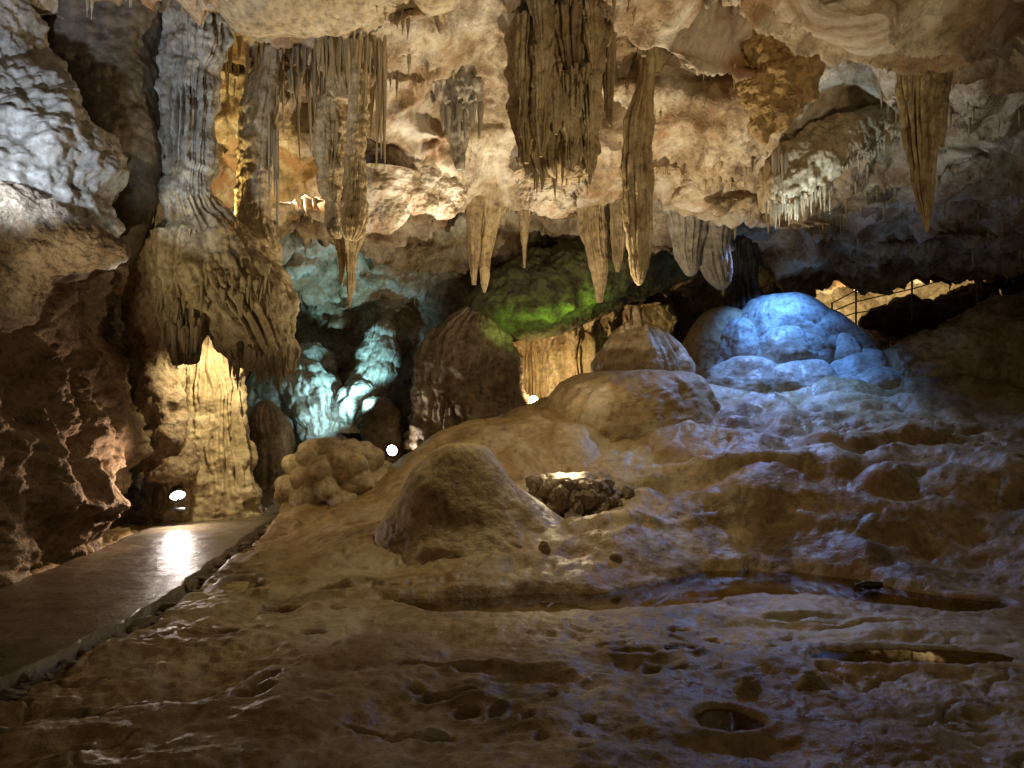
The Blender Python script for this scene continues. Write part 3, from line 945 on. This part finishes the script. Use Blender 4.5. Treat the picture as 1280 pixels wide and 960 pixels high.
for px, py, w, h, d, lab in ((520, 245, 26, 46, 11.9, 'orange bulging rock on the roof edge, left of the bulb tail'), (556, 250, 22, 40, 12.2, 'small orange bulge on the roof edge just left of the rear stalactite pair'),
                             (470, 268, 34, 40, 11.7, 'layered orange rock lip under the drapery stem'), (690, 255, 30, 30, 12.2, 'tan lump on the roof edge below the big centre stalactite'),
                             (880, 245, 38, 40, 11.8, 'crusty tan rock lump on the roof edge left of the pale ledge')):
    thing_loft('hanging_rock', [(py - h * 1.3, px - w * 1.5, px + w * 1.6), (py - h * .6, px - w * 1.1, px + w * 1.15), (py, px - w * .95, px + w), (py + h * .35, px - w * .6, px + w * .7), (py + h * .5, px - w * .15, px + w * .25)], d, M['ceil'], lab, 'rock', 'lumps on the roof edge', base='high', n=150, m=120, lump=.12, lump_s=3.4, rough=.11, rough_s=3, pop=.06, pop_s=8)

# 12 back stalactites
def simple_tite(rows, d, mk, label, flute=.06, nf=2.6, **kw):
    t = rows[0]
    wd = t[2] - t[1]
    rows = [(t[0] - 22, t[1] - wd * .9, t[2] + wd * .9), (t[0] + 2, t[1] - wd * .25, t[2] + wd * .25)] + list(rows[1:])
    return thing_loft('stalactite', rows, d, M[mk], label, 'stalactite', 'stalactites of the rear roof', base='high', flute=flute, nf=nf, n=kw.pop('n', 90), m=kw.pop('m', 140), rough=.03, **kw)


simple_tite([(215, 578, 612), (250, 580, 608), (290, 584, 602), (330, 587, 598), (356, 590, 595)], 13.0, 'tited', 'brown stalactite, left one of the pair below the centre roof edge')
simple_tite([(215, 600, 640), (250, 602, 638), (280, 602, 625), (320, 600, 614), (350, 601, 611), (366, 604, 607)], 13.2, 'tite', 'paler stalactite, right one of the pair below the centre roof edge')
simple_tite([(230, 645, 672), (270, 648, 664), (300, 651, 660), (335, 654, 657)], 13.5, 'tited', 'slim stalactite just right of the rear pair, shorter than them')
simple_tite([(200, 722, 765), (240, 724, 758), (280, 726, 755), (320, 734, 758), (350, 740, 758), (378, 746, 752)], 13.0, 'tited', 'dark ribbed stalactite touching the green slab, left of the long pointed one', flute=.12, nf=3)
simple_tite([(210, 752, 790), (250, 756, 784), (290, 760, 782), (325, 766, 778), (340, 770, 774)], 13.3, 'tited', 'stalactite half hidden behind the long pointed one', flute=.1, nf=3)
simple_tite([(280, 420, 446), (320, 422, 436), (345, 424, 430), (356, 426, 428)], 12.4, 'tite', 'short slim stalactite, left of two in front of the cyan roof')
simple_tite([(280, 428, 452), (320, 431, 446), (350, 434, 444), (375, 435, 440), (388, 437, 438)], 12.2, 'tite', 'pointed slim stalactite, longer of two in front of the cyan roof')
simple_tite([(255, 838, 882), (290, 840, 880), (320, 846, 876), (340, 855, 872), (346, 860, 866)], 13.4, 'grey', 'wide grey curtain stalactite under the roof, right of the long pointed one', flute=.16, nf=4)
simple_tite([(260, 868, 915), (300, 872, 912), (330, 876, 914), (352, 888, 912), (362, 898, 906)], 13.6, 'grey', 'grey curtain stalactite beside the thick rear column', flute=.16, nf=4)
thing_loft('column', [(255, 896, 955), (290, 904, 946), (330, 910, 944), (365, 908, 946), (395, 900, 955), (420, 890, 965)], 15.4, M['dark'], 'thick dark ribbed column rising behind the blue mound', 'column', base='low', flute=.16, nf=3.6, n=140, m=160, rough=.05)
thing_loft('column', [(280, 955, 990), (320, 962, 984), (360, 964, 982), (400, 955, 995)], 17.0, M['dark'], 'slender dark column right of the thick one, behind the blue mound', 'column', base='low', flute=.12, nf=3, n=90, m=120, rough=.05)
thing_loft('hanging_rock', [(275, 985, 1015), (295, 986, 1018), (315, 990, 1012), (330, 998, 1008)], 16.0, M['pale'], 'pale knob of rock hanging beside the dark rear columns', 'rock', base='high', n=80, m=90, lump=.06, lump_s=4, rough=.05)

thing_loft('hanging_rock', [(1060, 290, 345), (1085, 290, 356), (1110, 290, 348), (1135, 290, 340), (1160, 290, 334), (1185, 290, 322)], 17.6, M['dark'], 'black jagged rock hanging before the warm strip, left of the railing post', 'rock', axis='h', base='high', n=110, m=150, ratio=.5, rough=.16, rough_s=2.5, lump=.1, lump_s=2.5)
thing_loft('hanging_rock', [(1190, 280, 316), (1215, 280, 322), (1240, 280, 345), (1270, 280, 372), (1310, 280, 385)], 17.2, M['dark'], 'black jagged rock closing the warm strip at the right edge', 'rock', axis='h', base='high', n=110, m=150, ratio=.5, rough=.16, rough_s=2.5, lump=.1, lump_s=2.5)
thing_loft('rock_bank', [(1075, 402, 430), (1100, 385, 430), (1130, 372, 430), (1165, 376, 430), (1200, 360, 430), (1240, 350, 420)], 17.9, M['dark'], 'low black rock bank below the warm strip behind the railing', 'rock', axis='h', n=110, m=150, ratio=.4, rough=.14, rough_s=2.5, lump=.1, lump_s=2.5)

# 13 big overhanging boulder, upper left
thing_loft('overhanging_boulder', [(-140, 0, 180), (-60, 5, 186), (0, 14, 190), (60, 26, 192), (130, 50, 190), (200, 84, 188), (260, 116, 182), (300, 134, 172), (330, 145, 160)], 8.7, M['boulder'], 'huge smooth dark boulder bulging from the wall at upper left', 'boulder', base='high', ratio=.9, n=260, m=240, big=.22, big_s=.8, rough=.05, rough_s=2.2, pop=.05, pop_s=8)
thing_loft('rough_outcrop', [(-60, -160, 0), (0, -170, 18), (50, -170, 42), (100, -170, 72), (150, -160, 105), (200, -150, 125), (250, -140, 138), (300, -120, 128), (330, -100, 90), (345, -60, 40)], 7.6, M['grey'], 'rough pale outcrop lit cold white at the left edge', 'rock', base='high', ratio=.75, n=300, m=260, big=.25, big_s=.9, lump=.12, lump_s=1.8, rough=.15, rough_s=2.2, pop=.06, pop_s=8)
thing_loft('rock_ledge', [(-160, 230, 420), (-60, 225, 400), (0, 235, 380), (50, 250, 350), (100, 280, 340), (140, 300, 335), (160, 308, 322)], 6.9, M['wall'], 'rough rock shelf jutting from the wall below the lit outcrop', 'rock', axis='h', ratio=.7, n=200, m=220, big=.2, lump=.12, lump_s=2, rough=.2, rough_s=2.0)
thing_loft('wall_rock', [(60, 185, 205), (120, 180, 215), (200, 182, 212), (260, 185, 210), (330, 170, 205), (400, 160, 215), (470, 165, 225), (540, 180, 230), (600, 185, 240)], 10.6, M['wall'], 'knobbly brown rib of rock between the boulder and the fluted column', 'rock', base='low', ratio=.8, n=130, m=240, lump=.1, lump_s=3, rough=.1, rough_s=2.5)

# ================================================================== STANDING FORMATIONS
thing_loft('flowstone_cone', [(385, 252, 262), (410, 242, 274), (440, 226, 290), (480, 214, 300), (520, 212, 304), (560, 206, 308), (600, 200, 314), (640, 192, 326), (665, 188, 332)], 11.4, M['pale'], 'tall yellow-lit flowstone cone in the alcove under the hanging curtain', 'flowstone', ratio=.7, n=220, m=240, flute=.17, nf=2.8, fz=.22, rough=.08, rough_s=2.2)
thing_loft('flowstone', [(500, 325, 340), (520, 312, 352), (550, 305, 366), (585, 300, 372), (615, 296, 380)], 14.2, M['grey'], 'grey draped flowstone standing right of the yellow cone', 'flowstone', n=130, m=130, flute=.12, nf=2.8, rough=.03, big=.1)
cy = empty('flowstone_cascade', P(400, 560, 16.2))
tag(cy, 'cascade of rounded flowstone lobes glowing cyan at the back of the path', 'flowstone')
for rows, d in (([(400, 478, 486), (412, 464, 494), (440, 452, 497), (470, 440, 492), (500, 426, 478), (525, 415, 470)], 16.4),
                ([(448, 375, 385), (462, 362, 405), (490, 360, 425), (520, 372, 432), (550, 378, 440), (590, 370, 450)], 16.0),
                ([(440, 335, 350), (460, 322, 372), (495, 312, 392), (530, 310, 400), (570, 318, 410), (600, 315, 420)], 16.6),
                ([(478, 440, 455), (486, 428, 470), (500, 420, 474), (515, 415, 470), (540, 410, 470)], 15.9),
                ([(430, 380, 396), (450, 372, 412), (490, 378, 420), (530, 380, 430)], 16.9)):
    thing_loft('lobe', rows, d, M['grey'], None, None, parent=cy, n=150, m=140, lump=.17, lump_s=2.4, rough=.05, rough_s=3, flute=.08, nf=2.4, fz=.8)
thing_loft('rock_outcrop', [(385, 580, 610), (400, 560, 628), (430, 532, 640), (470, 524, 648), (520, 518, 655), (560, 505, 660)], 15.6, M['back'], 'big fluted grey-brown rock outcrop behind the floor ridge, left of the blue-white lamp', 'rock', n=220, m=180, ratio=.6, flute=.24, nf=3.0, fz=.3, lump=.06, lump_s=2, rough=.07, rough_s=2.4)
thing_loft('boulder', [(497, 465, 480), (508, 452, 494), (530, 450, 500), (550, 455, 498), (575, 450, 500)], 15.4, M['dark'], 'dark boulder behind the small lamp at the far end of the path', 'boulder', n=100, m=100, lump=.1, lump_s=2.5, rough=.07)
thing_loft('greenish_slab', [(585, 372, 398), (615, 345, 414), (650, 322, 420), (690, 312, 418), (730, 304, 402), (770, 300, 386), (810, 296, 370), (850, 296, 352), (880, 300, 340)], 15.8, M['greenish'], 'tilted rock slab with a strip of algae in vivid green light beneath the rear roof', 'rock slab', axis='h', ratio=1.1, n=220, m=240, lump=.04, lump_s=2.6, rough=.10, rough_s=2.6, pop=.07, pop_s=7)
cw = []
for py, dd in ((380, 16.6), (420, 16.9), (460, 17), (500, 17), (540, 16.8)):
    cw.append([P(px, py, dd + .4 * math.sin(px * .05)) for px in (600, 640, 680, 720, 760, 800, 840)])
Vc = sheet(cw, 160, 260)
q = Vc * np.array([3.4, 3.4, .35])
nc = normals(Vc, False)
nc *= -np.sign(nc[..., 1:2])
Vc = Vc + nc * (.34 * (np.minimum(np.abs(pn(q + 3)) * 2, .8) - .4) + .12 * (np.abs(pn(q * 2.6 + 7)) * 2 - .4))[..., None]
Vc = detail(Vc, nc, rough=.05, rough_s=3)
o = put('flowstone_curtain', Vc, grid_faces(160, 260, False), M['tite'])
tag(o, 'ribbed golden flowstone curtain behind the tiered stalagmite', 'flowstone')

# tiered stalagmite
st = empty('stalagmite', P(795, 520, 13.1))
tag(st, 'tiered dome stalagmite with a small pinnacle in the middle of the cave', 'stalagmite')
thing_loft('lower_tier', [(463, 790, 806), (465, 752, 846), (469, 728, 868), (477, 708, 880), (490, 692, 888), (507, 676, 896), (527, 664, 905), (548, 658, 910)], 12.9, M['mound'], None, None, parent=st, n=200, m=130, ratio=1.0, flute=.06, nf=3, fz=.5, rough=.035, lump=.04, lump_s=3)
thing_loft('upper_tier', [(400, 786, 800), (405, 778, 812), (415, 767, 832), (432, 755, 850), (450, 746, 863), (464, 744, 866), (476, 750, 860), (486, 756, 852)], 13.3, M['pale'], None, None, parent=st, n=160, m=120, ratio=.8, flute=.06, nf=3, fz=.5, rough=.03, lump=.03, lump_s=4)
thing_loft('pinnacle', [(382, 793.5, 796), (387, 791, 799), (398, 789, 801), (412, 784, 806)], 13.1, M['pale'], None, None, parent=st, n=50, m=60, rough=.015, rough_s=8)
for px, py, r in ((778, 412, 4), (785, 408, 3.5), (808, 410, 3.5)):
    thing_loft('knob', [(py - r * 1.5, px - 1, px + 1), (py - r, px - r * .7, px + r * .7), (py + r, px - r * 1.2, px + r * 1.2)], 12.9, M['pale'], None, None, parent=st, n=24, m=20, rough=.02)

# blue-lit mound
bm = empty('flowstone_mound', P(985, 495, 15))
tag(bm, 'broad lobed flowstone mound washed in blue light at right', 'flowstone')
thing_loft('main_dome', [(368, 966, 980), (371, 948, 1000), (380, 932, 1022), (395, 918, 1048), (415, 908, 1072), (440, 902, 1096), (470, 898, 1112), (500, 894, 1122), (520, 892, 1126)], 15.0, M['grey'], None, None, parent=bm, n=280, m=190, ratio=.52, lump=.17, lump_s=.95, rough=.018, rough_s=2.5, flute=.08, nf=1.6, fz=.5, big=.1)
thing_loft('side_dome', [(383, 902, 912), (390, 882, 928), (405, 866, 938), (430, 855, 946), (465, 850, 950), (500, 848, 955)], 15.2, M['mound'], None, None, parent=bm, n=130, m=110, ratio=.8, rough=.03, big=.06)
DOME = ((0, .06), (.03, .24), (.10, .44), (.22, .62), (.40, .78), (.62, .90), (.85, 1.0), (1.1, 1.08))
for px, top, hw_, bot, d in ((958, 371, 44, 425, 15.1), (1012, 384, 46, 440, 15.0), (926, 398, 34, 470, 14.7), (978, 408, 44, 470, 14.5), (1044, 411, 46, 470, 14.7),
                             (932, 446, 50, 498, 14.1), (1004, 450, 48, 500, 14.0), (1072, 436, 48, 490, 14.4), (1098, 458, 52, 500, 14.0), (1060, 470, 40, 500, 13.8), (1140, 446, 40, 490, 14.6)):
    thing_loft('lobe', [(top + (bot - top) * a * 1.25, px - hw_ * 1.22 * b, px + hw_ * 1.22 * b) for a, b in DOME], d, M['flow'], None, None, parent=bm, n=110, m=90, ratio=.75, big=.14, big_s=1.4, rough=.03, rough_s=3, flute=.03, nf=2, fz=.6)
thing_loft('rock_bank', [(1110, 440, 500), (1150, 425, 520), (1200, 400, 525), (1250, 385, 530), (1320, 370, 540), (1400, 360, 550)], 14.2, M['floor'], 'dark rocky bank rising to the railing at the right edge', 'rock', axis='h', ratio=1.2, n=160, m=180, lump=.2, lump_s=1.6, rough=.2, rough_s=2)

# centre mound
thing_loft('stalagmite_mound', [(553, 572, 594), (556, 554, 607), (564, 538, 616), (580, 522, 627), (600, 507, 640), (620, 496, 662), (640, 487, 690), (658, 479, 725), (676, 472, 765), (695, 464, 795), (720, 455, 810)], 9.0, M['mound'], 'smooth rounded mound with a pale central streak in the middle foreground', 'stalagmite', ratio=.66, n=340, m=260, big=.07, big_s=1.1, flute=.03, nf=1.3, fz=.9, rough=.03, rough_s=2.4)
# cauliflower boulder
thing_loft('cauliflower_boulder', [(552, 412, 424), (555, 396, 440), (563, 380, 460), (578, 370, 474), (596, 364, 484), (612, 360, 488), (632, 362, 488)], 11.6, M['pale'], 'pale cauliflower-shaped boulder left of the rounded mound', 'boulder', ratio=.8, n=240, m=180, lump=.27, lump_s=3.3, rough=.03, rough_s=3)
# small knobs near the pool
for px, py, d, w, h, lab in ((680, 702, 8.15, 15, 26, 'dark pointed stub of stalagmite left of three by the pool'), (748, 682, 8.45, 16, 20, 'dark stub of stalagmite farthest back of three by the pool'), (770, 716, 8.0, 17, 26, 'rounded brown stub of stalagmite right of three by the pool')):
    thing_loft('stalagmite_stub', [(py - h, px - 2, px + 3), (py - h * .85, px - w * .35, px + w * .35), (py - h * .3, px - w * .6, px + w * .65), (py + 8, px - w * 1.1, px + w * 1.2)], d, M['floor'], lab, 'stalagmite', 'stubs by the pool', n=60, m=60, rough=.035, rough_s=5)
for px, py, lab in ((936, 862, 'little crater-topped cone left of two in the dark foreground'), (1014, 856, 'little crater-topped cone right of two in the dark foreground')):
    d = ground(px, py)[1]
    thing_loft('drip_crater', [(py - 8, px - 3, px + 3), (py - 13, px - 8, px + 8), (py - 14, px - 10, px + 10), (py - 8, px - 13, px + 13), (py + 6, px - 24, px + 24), (py + 18, px - 40, px + 40)], d, M['floor'], lab, 'stalagmite', 'crater cones', n=50, m=60, rough=.012, rough_s=8)


# ================================================================== SMALL OBJECTS
def rock_proto(k, mat):
    n, m = 9, 7
    th = np.linspace(0, 2 * math.pi, n, endpoint=False)
    ph = np.linspace(0.02, math.pi - .02, m)
    V = np.stack([np.sin(ph)[:, None] * np.cos(th), np.sin(ph)[:, None] * np.sin(th), np.cos(ph)[:, None] * np.ones(n)], -1)
    V = V * (1 + .45 * pn(V * 1.4 + k * 5.7))[..., None]
    V = np.round(V * 2.6) / 2.6 * .45 + V * .55
    return make_mesh('stone', V, grid_faces(m, n, True), mat, smooth=False)


ST = [rock_proto(k, M['stone']) for k in range(6)]
pile = empty('stone_pile', P(715, 640, 9.6))
tag(pile, 'heap of rubble stones hiding a lamp, its top glowing white', 'stone pile')
pc = P(712, 634, 9.75)
rp = random.Random(3)
for k in range(34):
    a = rp.uniform(-3.3, .2)
    rr = rp.uniform(.44, .72)
    x, y = pc[0] + rr * math.cos(a) * 1.1, pc[1] + rr * math.sin(a) * .75
    zf = float(floor_height(np.array([x]), np.array([y]))[0])
    sz = rp.uniform(.03, .10)
    o = link('stone', rp.choice(ST), (x, y, zf + sz * .2), pile)
    o.scale = (sz * 1.2, sz, sz * .8)
    o.rotation_euler = (rp.uniform(0, 6), rp.uniform(0, 6), rp.uniform(0, 6))
thing_loft('core', [(596, 684, 736), (600, 676, 742), (618, 672, 752), (645, 670, 758), (668, 664, 764)], 9.75, M['stone'], None, None, parent=pile, n=90, m=60, ratio=.6, lump=.10, lump_s=5, rough=.06, rough_s=4)
for k in range(110):
    t = rp.random() ** .8
    if k < 55:                       # front and sides
        a, top = rp.uniform(-3.0, -.15), .34
        rr = .47 - .13 * t
    elif k < 95:                     # higher rim behind the lamp
        a, top = rp.uniform(.0, 3.1), .36
        rr = .44 - .06 * t
    else:                            # core
        a, top = rp.uniform(0, 6.3), .10
        rr = .22 * rp.random()
    sz = rp.uniform(.05, .13)
    p = (pc[0] + rr * math.cos(a) * 1.15, pc[1] + rr * math.sin(a) * .75, pc[2] - .05 + t * top)
    o = link('stone', rp.choice(ST), p, pile)
    o.scale = (sz * 1.2, sz, sz * .8)
    o.rotation_euler = (rp.uniform(0, 6), rp.uniform(0, 6), rp.uniform(0, 6))


def box(name, sx, sy, sz, mat):
    V = np.array([(x * sx / 2, y * sy / 2, z * sz / 2) for x in (-1, 1) for y in (-1, 1) for z in (-1, 1)])
    f = np.array([(0, 1, 3, 2), (4, 6, 7, 5), (0, 4, 5, 1), (2, 3, 7, 6), (0, 2, 6, 4), (1, 5, 7, 3)])
    return make_mesh(name, V, f, mat, smooth=False)


def tube(a, b, r, n=8):
    a, b = np.array(a, float), np.array(b, float)
    ax = (b - a) / np.linalg.norm(b - a)
    s = np.cross(ax, [0.3, 0.1, 1]) if abs(ax[2]) < .9 else np.cross(ax, [1, 0, 0])
    s /= np.linalg.norm(s)
    t = np.cross(ax, s)
    th = np.linspace(0, 2 * math.pi, n, endpoint=False)
    ring = r * (np.cos(th)[:, None] * s + np.sin(th)[:, None] * t)
    return np.stack([a + ring, b + ring]), grid_faces(2, n, True)


def floodlight(pos, aim, color, watts, es, label, r=.11, point=True):
    root = empty('floodlight', pos)
    tag(root, label, 'lamp', 'floodlights in view')
    lens_m = plain('lit_lens', (1, 1, 1), .3, 0, color, es)
    q = (Vector(aim) - Vector(pos)).to_track_quat('Z', 'Y')
    n = 24
    th = np.linspace(0, 2 * math.pi, n, endpoint=False)
    def ring(rs, zs):
        V = np.stack([np.array(rs)[:, None] * np.cos(th), np.array(rs)[:, None] * np.sin(th), np.array(zs)[:, None] * np.ones(n)], -1)
        return V, grid_faces(len(rs), n, True)
    V, f = ring([.01, r * .6, r * .85, r, r * 1.08, r * 1.08, r * .98, r * .98], [-.13, -.13, -.10, -.05, -.04, .012, .012, -.01])
    h = link('housing', make_mesh('housing', V, f, M['metal']), pos, root)
    V, f = ring([r * .97, r * .5, .002], [0.0, .008, .012])
    l = link('lens', make_mesh('lens', V, f, lens_m), pos, root)
    for x in (h, l):
        x.rotation_mode = 'QUATERNION'
        x.rotation_quaternion = q
    for gx in (-.5, 0, .5):
        hh = r * math.sqrt(1 - gx * gx)
        V, f = tube((gx * r, -hh, .02), (gx * r, hh, .02), .006)
        g = link('grille_bar', make_mesh('grille_bar', V, f, M['metal']), pos, h)
        g.location = (0, 0, 0)
    V, f = tube((0, 0.02, -.05), (0, 0.05, -.20), .016)
    link('stand', make_mesh('stand', V, f, M['metal']), pos, root)
    V, f = tube((-.09, .05, -.20), (.09, .05, -.20), .03)
    link('foot', make_mesh('foot', V, f, M['metal']), pos, root)
    ld = bpy.data.lights.new('floodlight_beam', 'SPOT')
    ld.energy = watts
    ld.color = color
    ld.spot_size = math.radians(165)
    ld.spot_blend = .4
    ld.shadow_soft_size = r * .8
    lo = bpy.data.objects.new('floodlight_beam', ld)
    COL.objects.link(lo)
    lo.parent = root
    dv = (Vector(aim) - Vector(pos)).normalized()
    lo.location = dv * .06
    lo.rotation_euler = dv.to_track_quat('-Z', 'Y').to_euler()
    return root


p = P(222, 619, 10.4)
floodlight(p, p + np.array([.5, -.75, -.75]), (1.0, .86, .78), 60, 22, 'small round floodlight glowing beside the footpath at the left wall', r=.10)
p = P(490, 563, 15.1)
floodlight(p, p + np.array([.45, -.75, .25]), (1.0, .90, .76), 60, 25, 'bright little lamp at the far end of the footpath')
p = P(667, 500, 14.6)
floodlight(p, p + np.array([-.05, -1, .05]), (.72, .86, 1.0), 25, 30, 'blue-white lamp shining from the gap beside the stalagmite', r=.085)

# added spot: pinkish light on the rock left of the path lamp
p = P(238, 600, 9.7)
spot('fill_path_wall', p, P(90, 600, 8.6), 120, (1.0, .66, .44), 120, 1.0)

# railing on the right bank
rl = empty('railing', P(1160, 400, 16.4))
tag(rl, 'thin metal railing climbing the dark bank at the right', 'railing')
posts = [(1040, 378, 408, 17.2), (1070, 362, 402, 17.0), (1140, 340, 398, 16.6), (1222, 308, 388, 16.2), (1300, 285, 372, 15.8)]
for px, a, b, d in posts:
    V, f = tube(P(px, a, d), P(px, b + 6, d), .022)
    put('post', V, f, M['rail'], rl)
for fr in (0, .35, .7):
    for k in range(len(posts) - 1):
        A, B = posts[k], posts[k + 1]
        V, f = tube(P(A[0], A[1] + (A[2] - A[1]) * fr + 1, A[3]), P(B[0], B[1] + (B[2] - B[1]) * fr + 1, B[3]), .014)
        put('rail', V, f, M['rail'], rl)

# driftwood in the pool
V, f = loft([(1068, 732, 738), (1078, 727, 740), (1100, 728, 739), (1125, 730, 741), (1150, 736, 745), (1162, 741, 744)], 7.75, axis='h', ratio=.8, n=40, m=70, flute=.03, nf=2.5, rough=.03, rough_s=6)
o = put('driftwood', V, f, M['wood'])
tag(o, 'dark piece of driftwood lying in the long pool', 'wood')

# broken edging stones between path and floor
for k in range(90):
    y = 4.0 + 8.6 * k / 90 + random.uniform(-.12, .12)
    cx0, hw0 = path_cx(y)
    x = float(cx0 + hw0) + .05 + random.uniform(-.05, .16)
    s = .018 + .06 * random.random() ** 2
    o = link('edging_stone', ST[k % 6], (x, y, float(path_z(y)) - .06), bpy.data.objects['footpath'])
    o.data = ST[k % 6]
    o.scale = (s, s * 1.6, s * .7)
    o.rotation_euler = (random.uniform(-.4, .4), random.uniform(-.4, .4), random.uniform(0, 6))
